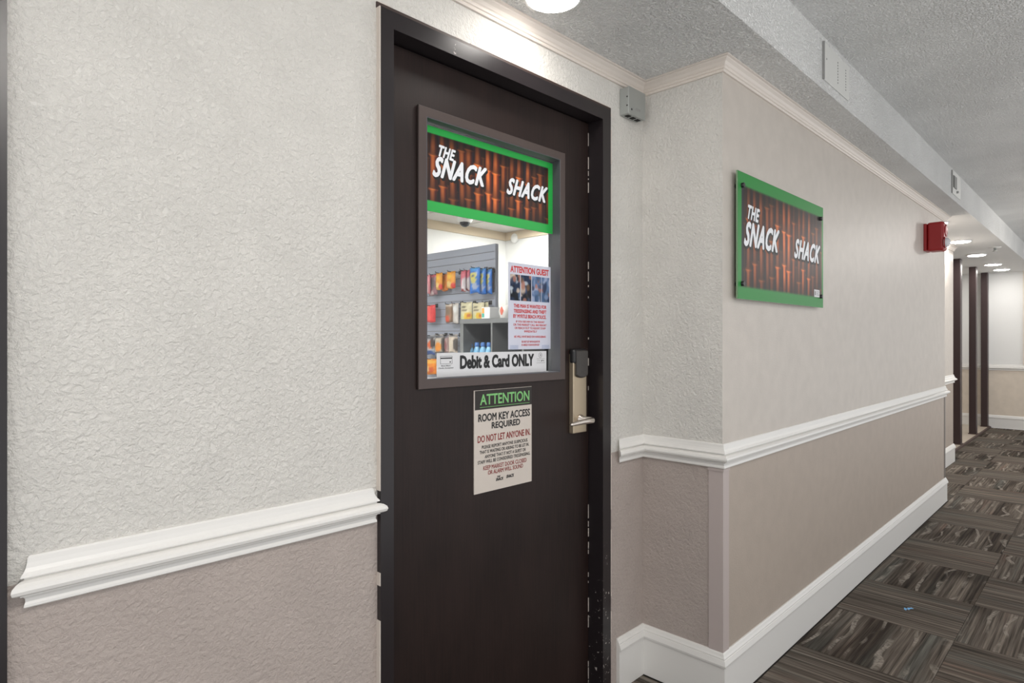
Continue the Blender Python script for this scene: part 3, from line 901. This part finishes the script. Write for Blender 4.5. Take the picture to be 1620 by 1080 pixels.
for r in (.0022, .004, .0058):
    arc(m, 1.5465, 1.2270, r, .0009, -1.0, 1.0, y0_, 8)
m.box(1.531, 1.572, y0_, ry, 1.2147, 1.2153); m.box(1.531, 1.572, y0_, ry, 1.2012, 1.2018)
m.build('contactless_symbol', M['ink'], cd)
text('lettering', 'G Pay', 1.533, 1.548, 1.2060, 1.2105, y0_, M['vent_grey'], cd, .01)
text('lettering', 'Pay', 1.559, 1.570, 1.2060, 1.2105, y0_, M['ink'], cd, .02)
m = MB(); m.lathe((1.5555, ry, 1.2082), (0, -1, 0), [(0, .0021), (.0006, .0021)], 10); m.build('pay_mark', M['ink'], cd)

# ================================================================== wall fittings
jx0, jx1, jy, jz0, jz1 = 1.906, 2.015, 1.272, 2.103, 2.2014
jb = thing('junction_box', ((jx0 + jx1) / 2, W, jz0), 'grey galvanised electrical box in the corner by the crown moulding', 'electrical box')
m = MB(); m.box(jx0, jx1, jy + .003, W, jz0, jz1); m.build('box_body', M['steel'], jb, bevel=.002, seg=1)
m = MB(); m.box(jx0 - .001, jx1 + .001, jy, jy + .003, jz0 - .001, jz1 + .001); m.build('cover_plate', M['steel'], jb, bevel=.001, seg=1)
for z in (jz0 + .030, jz0 + .062):
    MB().lathe((jx0 + .0005, jy + .008, z), (-1, 0, 0), [(0, .003), (.001, .003)], 10).build('screw_hole', M['dark'], jb)
m = MB(); m.lathe((jx0 + .018, jy + .0005, jz0 + .018), (0, -1, 0), [(0, .004), (.001, .004)], 12); m.build('cover_screw', M['dark'], jb)
m = MB(); m.box(jx0 + .04, jx0 + .075, jy - .0004, jy, jz0 + .022, jz0 + .030); m.build('stamped_label', M['vent_grey'], jb)
for k in range(3):
    MB().box(jx0 + .014 + k * .031, jx0 + .034 + k * .031, jy + .012, W - .012, jz0 - .0015, jz0).build('knockout', M['dark'], jb)

# fire alarm
ax0, ax1, ay, az0, az1 = 5.18, 5.30, 0.868, 1.905, 2.108
al = thing('fire_alarm', ((ax0 + ax1) / 2, YC, az0), 'red wall fire alarm horn with clear strobe near the wall end', 'fire alarm')
m = MB(); m.box(ax0 - .006, ax1 + .006, YC - .018, YC, az0 + .004, az1 - .008); m.build('back_plate', M['red'], al, bevel=.003)
m = MB(); m.box(ax0, ax1, ay, YC - .018, az0, az1); m.build('housing', M['red'], al, bevel=.018, seg=4)
m = MB(); m.lathe(((ax0 + ax1) / 2, ay + .002, az1 - .06), (0, -1, 0), [(0, .045), (.006, .043), (.008, .030), (.003, .02)], 24); m.build('horn_grille', M['red'], al)
m = MB(); sx, sz = (ax0 + ax1) / 2 - .03, az0 + .055
m.lathe((sx, ay + .004, sz), (0, -1, 0), [(0, .034), (.012, .034), (.024, .028), (.034, .016), (.038, 0)], 16); m.build('strobe_lens', plain('strobe plastic', (214, 214, 218), .2), al)
m = MB(); m.lathe((sx, ay + .001, sz), (0, -1, 0), [(0, .041), (.006, .040)], 16); m.build('strobe_bezel', M['red'], al)

# soffit access panels
def access_panel(x0, x1, z0_, z1_, label, grille):
    t = thing('access_panel', ((x0 + x1) / 2, YB, z0_), label, 'vent')
    m = MB(); m.box(x0, x1, YB - .006, YB, z0_, z1_); m.build('plate', M['vent'], t, bevel=.0015, seg=1)
    if not grille:
        for cx_ in (x0 + .166, x0 + .268):
            for k in range(8):
                MB().lathe((cx_, YB - .0055, z0_ + .032 + k * .0118), (0, -1, 0), [(0, .0033), (.001, .0033)], 8).build('vent_hole', M['vent_dark'], t)
        m = MB(); m.lathe((x0 + .03, YB - .0055, z1_ - .06), (0, -1, 0), [(0, .004), (.0015, .004)], 10); m.build('screw', M['vent_grey'], t)
        m = MB(); m.box(x0 - .003, x0 + .004, YB - .008, YB, z0_, z1_); m.build('side_flange', M['vent_grey'], t)
    else:
        m = MB(); m.box(x0 + .03, x0 + .14, YB - .0075, YB - .005, z0_ + .045, z1_ - .03); m.build('grille_opening', M['vent_dark'], t)
        for k in range(4):
            box('louvre', M['vent_grey'], x0 + .052 + k * .024, x0 + .070 + k * .024, YB - .011, YB - .0074, z0_ + .046, z1_ - .031, t)
        m = MB(); m.lathe((x0 + .16, YB - .006, z0_ + .03), (0, -1, 0), [(0, .009), (.012, .007)], 10); m.build('knob', M['vent_grey'], t)
        m = MB(); m.box(x0 - .003, x0 + .004, YB - .008, YB, z0_, z1_); m.build('side_flange', M['vent_grey'], t)
access_panel(2.580, 2.896, 2.298, 2.444, 'white perforated access panel on the ceiling soffit', False)
access_panel(5.19, 5.50, 2.296, 2.455, 'small louvred vent panel farther along the soffit', True)

# dark posts by the lobby
for i, (x, lab) in enumerate(((9.15, 'nearest dark wood post beside the white wall stub'), (10.29, 'middle dark wood post of the three by the lobby'), (11.30, 'farthest dark wood post against the end wall'))):
    t = thing('lobby_post', (x, 1.40, 0.018), lab, 'post', 'dark lobby posts')
    m = MB(); m.box(x - .05, x + .06, 1.36, 1.44, .028, ZC); m.build('post', M['post'], t, bevel=.006)
    m = MB(); m.box(x - .058, x + .066, 1.352, 1.448, .018, .028); m.build('base_plate', M['curb'], t)

# scrap on the carpet
x, y, z = onZ(1438, 965, 0.0)
m = MB(); P = []
for k in range(7):
    a = k / 6
    P.append(((x - .018 + .036 * a, y + .012 - .022 * a + .004 * math.sin(k * 2.1), .002 + .006 * abs(math.sin(k * 1.7))), .0045 + .002 * math.sin(k * 2.4)))
for (p, w1), (q, w2) in zip(P[:-1], P[1:]):
    m.face([(p[0], p[1] - w1, p[2]), (q[0], q[1] - w2, q[2]), (q[0], q[1] + w2, q[2] + .003), (p[0], p[1] + w1, p[2] + .003)])
    m.face([(p[0], p[1] - w1, p[2] + .0008), (q[0], q[1] - w2, q[2] + .0008), (q[0], q[1] + w2, q[2] + .0038), (p[0], p[1] + w1, p[2] + .0038)])
tag(m.build('wrapper_scrap', M['litter']), 'tiny crumpled light blue scrap lying on the carpet', 'litter')

# ================================================================== shop goods
XSL = 3.40
sl = thing('slatwall_display', (XSL, 4.06, 0), 'grey slatwall display with hanging snack bags inside the shop', 'display rack')
SLY0, SLY1, SLZ = 3.525, 4.595, 2.040
box('backing', M['groove'], XSL + .006, XSL + .03, SLY0, SLY1, 0.0, SLZ - .002, sl)
z = SLZ
while z > .1:
    box('slat', M['slat'], XSL, XSL + .010, SLY0, SLY1, z - .0585, z, sl)
    z -= .0625
box('end_trim', M['slat'], XSL - .002, XSL + .032, SLY0 - .012, SLY0, 0.0, SLZ, sl)
def hook(y, z, length):
    m = MB(); m.tube([(XSL - .002, y, z), (XSL - length * .5, y, z + .001), (XSL - length, y, z + .004), (XSL - length - .008, y, z + .014)], .0028, 6)
    m.box(XSL - .004, XSL - .0005, y - .018, y + .018, z - .012, z + .02)
    m.build('hook', M['wire'], sl)

def noise2(a, b, s):
    return (np.sin(a * 9.1 + s) * np.sin(b * 7.7 + s * 2.3) + np.sin(a * 17.3 + b * 5 + s * 1.7) * .6 + np.sin(b * 23.1 - a * 11 + s) * .4) / 2
def C(*c): return np.array(c) / 255.
def two(base, patches, s=1.0, var=.10):
    """bag print: base colour with soft patches (cx, cy, rx, ry, colour)"""
    def f(a, b):
        c = np.tile(C(*base), (len(a), 1)) * (1 + var * noise2(a, b, s))[:, None]
        for cx_, cy_, rx, ry_, col in patches:
            t = np.clip((1.0 - ((a - cx_) / rx) ** 2 - ((b - cy_) / ry_) ** 2) * 3, 0, 1)
            c = mixv(c, C(*col), t)
        return np.clip(c, 0, 1)
    return f
def snack_bag(uv, X, func, label, group, puff=.018, slack=0.0):
    u0, u1, v0, v1 = uv
    _, ya, zt = onX(u0, v0, X); _, yb, _ = onX(u1, v0, X); _, _, zb = onX((u0 + u1) / 2, v1, X)
    w_, h_ = ya - yb, zt - zb
    n, k = 9, 13
    U, V = np.meshgrid(np.linspace(0, 1, n), np.linspace(0, 1, k)); U, V = U.ravel(), V.ravel()
    bul = np.clip(1 - (2 * U - 1) ** 4, 0, 1) * np.clip(1 - (2 * V - 1) ** 6, 0, 1)
    ph = R.uniform(0, 6)
    wr = .25 * np.sin(V * 31 + ph) * np.abs(2 * V - 1) ** 2 + .14 * np.sin(U * 14 + V * 9 + ph)
    pin = 1 - .07 * bul - .03 * np.sin(V * 9 + ph) * .3
    d = puff * bul * (1 + wr)
    yy = (ya + yb) / 2 + (.5 - U) * w_ * pin
    zz = zb + V * h_ + .004 * np.sin(U * 5 + ph) * (1 - V)
    org = np.array([X, (ya + yb) / 2, zb])
    fr = np.stack([X - d - .0008, yy, zz], 1) - org; bk = np.stack([X + d * .8 + .0008, yy, zz], 1) - org
    fs = []
    for j in range(k - 1):
        for i in range(n - 1):
            q = [j * n + i, j * n + i + 1, (j + 1) * n + i + 1, (j + 1) * n + i]
            fs.append(q); fs.append([x_ + n * k for x_ in reversed(q)])
    ring = [i for i in range(n)] + [(j + 1) * n - 1 for j in range(1, k)] + [(k - 1) * n + i for i in range(n - 2, -1, -1)] + [j * n for j in range(k - 2, 0, -1)]
    for a_, b_ in zip(ring, ring[1:] + ring[:1]):
        fs.append([a_, a_ + n * k, b_ + n * k, b_])
    me = bpy.data.meshes.new('snack_bag'); me.from_pydata(np.concatenate([fr, bk]).tolist(), [], fs)
    rgb = np.concatenate([func(U, V), func(1 - U, V)])
    gm = rgb.mean(1, keepdims=True); rgb = np.clip((gm + (rgb - gm) * 1.25) * .76, 0, 1)
    lin = np.where(rgb <= 0.04045, rgb / 12.92, ((rgb + 0.055) / 1.055) ** 2.4)
    at = me.color_attributes.new('print', 'FLOAT_COLOR', 'POINT')
    at.data.foreach_set('color', np.concatenate([lin, np.ones((len(lin), 1))], 1).ravel())
    for p in me.polygons: p.use_smooth = True
    me.materials.append(M['print_bag'])
    o = bpy.data.objects.new('snack_bag', me); COL.objects.link(o); o.location = tuple(org)
    tag(o, label, 'snack bag', group)
    return (ya + yb) / 2, zt
G1, G2, G3 = 'bags on the upper hooks', 'bags on the middle hooks', 'bags on the lower hooks'
pink = two((226, 150, 160), [(.5, .3, .4, .3, (240, 206, 206))], 1)
dusk = two((150, 110, 118), [(.5, .55, .35, .3, (110, 104, 106)), (.4, .12, .3, .12, (232, 214, 214)), (.5, .95, .6, .1, (208, 110, 124))], 2)
org_ = two((238, 168, 52), [(.4, .25, .35, .2, (250, 216, 150)), (.85, .15, .25, .2, (222, 80, 70)), (.5, .7, .3, .15, (246, 200, 70))], 3)
org2 = two((222, 136, 48), [(.5, .5, .3, .2, (238, 170, 70))], 4)
pw = two((236, 226, 230), [(.5, .9, .7, .35, (222, 120, 136)), (.2, .5, .3, .4, (216, 130, 146)), (.5, .02, .6, .08, (150, 60, 60))], 5)
blue = two((38, 120, 206), [(.45, .68, .42, .15, (226, 214, 120)), (.5, .48, .36, .1, (214, 206, 130)), (.6, .25, .35, .12, (176, 186, 210)), (.5, .98, .7, .08, (110, 180, 236)), (.45, .69, .2, .06, (60, 80, 120))], 6, .14)
dkred = two((60, 52, 56), [(.5, .7, .4, .08, (180, 60, 50)), (.5, .4, .4, .06, (180, 60, 50))], 7)
redb = two((226, 72, 74), [(.5, .5, .25, .5, (240, 110, 104)), (.2, .85, .3, .12, (250, 150, 130))], 8)
brown = two((150, 122, 100), [(.45, .2, .35, .2, (214, 96, 66)), (.5, .95, .6, .1, (236, 226, 214)), (.5, .6, .35, .2, (128, 108, 90))], 9)
whit = two((232, 226, 222), [(.3, .4, .3, .4, (206, 192, 184)), (.7, .7, .25, .2, (246, 246, 246))], 10)
cream = two((240, 232, 200), [(.7, .25, .35, .24, (236, 196, 60)), (.8, .3, .15, .1, (196, 110, 40)), (.4, .72, .32, .045, (74, 66, 54)), (.4, .58, .28, .03, (130, 120, 104)), (.2, .2, .2, .2, (222, 226, 176))], 11, .05)
chip1 = two((206, 206, 208), [(.65, .5, .35, .2, (220, 110, 60)), (.5, .06, .8, .14, (60, 90, 150)), (.5, .9, .6, .1, (96, 98, 106)), (.85, .6, .2, .3, (70, 56, 52))], 12)
chip2 = two((226, 214, 200), [(.45, .3, .4, .3, (238, 158, 66)), (.5, .9, .6, .1, (110, 110, 116)), (.95, .4, .2, .5, (60, 54, 52))], 13)
chip3 = two((186, 160, 156), [(.5, .4, .3, .3, (150, 100, 100)), (.5, .92, .6, .1, (100, 100, 110))], 14)
chip4 = two((228, 214, 200), [(.35, .4, .25, .3, (240, 228, 210)), (.5, .93, .6, .08, (106, 106, 112)), (.9, .45, .25, .4, (92, 84, 80))], 15)
orb = two((240, 150, 50), [(.5, .8, .6, .14, (250, 196, 96)), (.6, .3, .3, .2, (206, 96, 40)), (.3, .35, .2, .2, (250, 216, 160))], 16)
X3 = XSL - .07
bags = [
    ((674, 681, 435, 465), X3 - .03, pink, 'pale pink bag at the left end of the upper hooks', G1),
    ((679, 692, 435, 467), X3, dusk, 'see-through pink bag with dark filling on upper hooks', G1),
    ((690, 700, 432, 458), X3 - .03, org_, 'orange bag with red corner, left of the three orange ones', G1),
    ((699, 709, 434, 460), X3 + .02, org2, 'deeper orange bag between two brighter orange bags', G1),
    ((707, 720.5, 430, 456), X3 - .03, org_, 'orange bag with red corner, right of the three orange ones', G1),
    ((729.7, 737, 428, 461), X3 - .02, pw, 'narrow pink and white bag farther from the blue bags', G1),
    ((736, 743.5, 427.6, 460), X3 + .01, pw, 'narrow pink and white bag touching the blue bags', G1),
    ((743.6, 759.4, 424, 463.5), X3 - .05, blue, 'large blue bag at the left of the blue row', G1),
    ((757, 769, 425, 465), X3 - .016, blue, 'blue bag in the middle of the blue row', G1),
    ((767, 778.5, 426.5, 465), X3 + .018, blue, 'blue bag at the right end of the blue row', G1),
    ((776, 782, 428, 462), X3 + .054, dkred, 'dark bag with red bands behind the blue bags', G1),
    ((673, 689, 483, 509.5), X3, redb, 'red bag at the left of the middle hooks', G2),
    ((705, 716, 481, 510), X3 - .02, brown, 'brown bag with red window on the middle hooks', G2),
    ((715, 725.5, 479.5, 511), X3, whit, 'plain whitish bag beside the brown one', G2),
    ((729, 747, 478.5, 508), X3 - .02, cream, 'cream and yellow bag, left one above the cubby shelf', G2),
    ((748, 766, 479, 508), X3 - .02, cream, 'cream and yellow bag, right one above the cubby shelf', G2),
    ((765, 772.5, 478, 506), X3 + .02, cream, 'cream bag half hidden behind the white carton', G2),
    ((674, 688, 530, 561), X3, chip1, 'grey snack bag with blue bottom at the lower left', G3),
    ((688.6, 703, 529, 557), X3, chip2, 'white snack bag with orange food print on lower hooks', G3),
    ((703, 711, 530, 558), X3 + .02, chip3, 'mauve snack bag on the lower hooks', G3),
    ((710, 724, 529, 558), X3 - .01, chip4, 'cream snack bag with dark side next to the cubby shelf', G3),
    ((673, 691, 567, 592), X3, orb, 'bright orange bag below the grey snack bags', 'bags on the bottom hooks'),
]
for uv, X, fn, lab, g in bags:
    y, z = snack_bag(uv, X, fn, lab, g)
    hook(y, z - .006, max(XSL - X + .035, .05))

# grey cubby shelf
KX0, KX1, KY0, KY1, KZ = 2.90, 3.24, 2.44, 3.36, 1.426
kb = thing('cubby_shelf', (KX0, (KY0 + KY1) / 2, 0), 'grey open cubby shelf in front of the snack bags', 'shelf')
box('top_board', M['cubby'], KX0 - .005, KX1, KY0, KY1, KZ - .033, KZ, kb, bevel=.002)
box('back_panel', M['cubby_in'], KX1 - .012, KX1 - .001, KY0 + .001, KY1 - .001, .02, KZ - .033, kb)
for y in (KY1 - .035, 3.027, 2.735, KY0):
    box('upright', M['cubby'], KX0, KX1 - .012, y, y + (.035 if y in (KY1 - .035, KY0) else .015), .0, KZ - .033, kb)
for z in (1.022, .66, .30, .05):
    for a, b_ in ((3.042, KY1 - .035), (2.75, 3.027), (KY0 + .035, 2.735)):
        box('shelf_board', M['cubby'], KX0 + .004, KX1 - .012, a, b_, z, z + .018, kb)
for i, (u, lab) in enumerate(((744.5, 'leftmost blue-capped bottle in the cubby'), (755, 'second blue-capped bottle in the cubby'), (764.5, 'third blue-capped bottle in the cubby'), (774, 'blue-capped bottle beside the cubby divider'))):
    X, y, _ = onX(u, 545, 2.985)
    t = thing('water_bottle', (X, y, 1.04), lab, 'bottle', 'blue bottles in the cubby')
    MB().lathe((X, y, 1.04), (0, 0, 1), [(0, .024), (.006, .028), (.11, .028), (.15, .0275), (.175, .022), (.192, .015), (.197, .0135)], 18).build('bottle_body', M['bottle'], t)
    MB().lathe((X, y, 1.04), (0, 0, 1), [(.192, .0175), (.197, .0185), (.218, .0175), (.222, .015)], 18).build('cap', M['cap'], t)
    MB().lathe((X, y, 1.04), (0, 0, 1), [(.05, .0285), (.135, .0285)], 18).build('bottle_label', M['label_white'], t)
# carton and mug on top of the cubby
X, y, _ = onX(776, 495, 2.98)
t = thing('white_carton', (X, y, KZ), 'white carton with orange and teal print on the cubby shelf', 'carton')
w_ = .035
MB().box(X - .05, X + .05, y - .045, y + .040, KZ, KZ + .080).build('carton_body', M['carton'], t, bevel=.003)
MB().box(X - .051, X - .0495, y + .010, y + .034, KZ + .038, KZ + .074).build('orange_print', M['orange'], t)
MB().box(X - .051, X - .0495, y + .010, y + .034, KZ + .010, KZ + .037).build('teal_print', M['teal'], t)
X, y, _ = onX(799, 495, 2.98)
t = thing('coffee_mug', (X, y, KZ), 'white mug with a red picture on the cubby shelf', 'mug')
MB().lathe((X, y, KZ), (0, 0, 1), [(0, .030), (.004, .034), (.05, .036), (.088, .037), (.088, .034), (.01, .031)], 24).build('mug_body', M['mug'], t)
MB().tube([(X, y + .033, KZ + .07), (X, y + .05, KZ + .068), (X, y + .058, KZ + .048), (X, y + .05, KZ + .026), (X, y + .033, KZ + .022)], .0045, 8).build('handle', M['mug'], t)
m = MB()
for k in range(8):
    a0, a1 = math.pi + .15 - .5 + k * .11, math.pi + .15 - .5 + (k + 1) * .11
    zt0 = .03 * math.sin(math.pi * (k + .0) / 8); zt1 = .03 * math.sin(math.pi * (k + 1) / 8)
    m.face([(X + .0375 * math.cos(a0), y + .0375 * math.sin(a0), KZ + .05 - zt0), (X + .0375 * math.cos(a1), y + .0375 * math.sin(a1), KZ + .05 - zt1),
            (X + .0378 * math.cos(a1), y + .0378 * math.sin(a1), KZ + .05 + zt1), (X + .0378 * math.cos(a0), y + .0378 * math.sin(a0), KZ + .05 + zt0)])
m.build('mug_picture', M['mug_print'], t)
# dome camera
x, y, z = onZ(735.5, 341, SZ)
t = thing('dome_camera', (x, y, SZ - .10), 'white security dome camera on the shop ceiling', 'camera')
MB().lathe((x, y, SZ), (0, 0, -1), [(0, .075), (.03, .074), (.055, .062), (.062, .05)], 28).build('camera_base', M['plastic_white'], t)
MB().lathe((x, y, SZ - .05), (0, 0, -1), [(0, .048), (.02, .047), (.038, .038), (.05, .02), (.054, 0.0)], 24).build('dome', M['dome'], t)
# small smoke detector on the shop side wall
x, y, z = onX(815.5, 377, SX1)
tag(MB().lathe((SX1, y, z), (-1, 0, 0), [(0, .05), (.02, .05), (.032, .038), (.034, 0)], 24).build('smoke_detector', M['plastic_white']),
    'small round white detector high on the shop side wall', 'detector')

for o in bpy.data.objects:
    if '_o' in o: del o['_o']
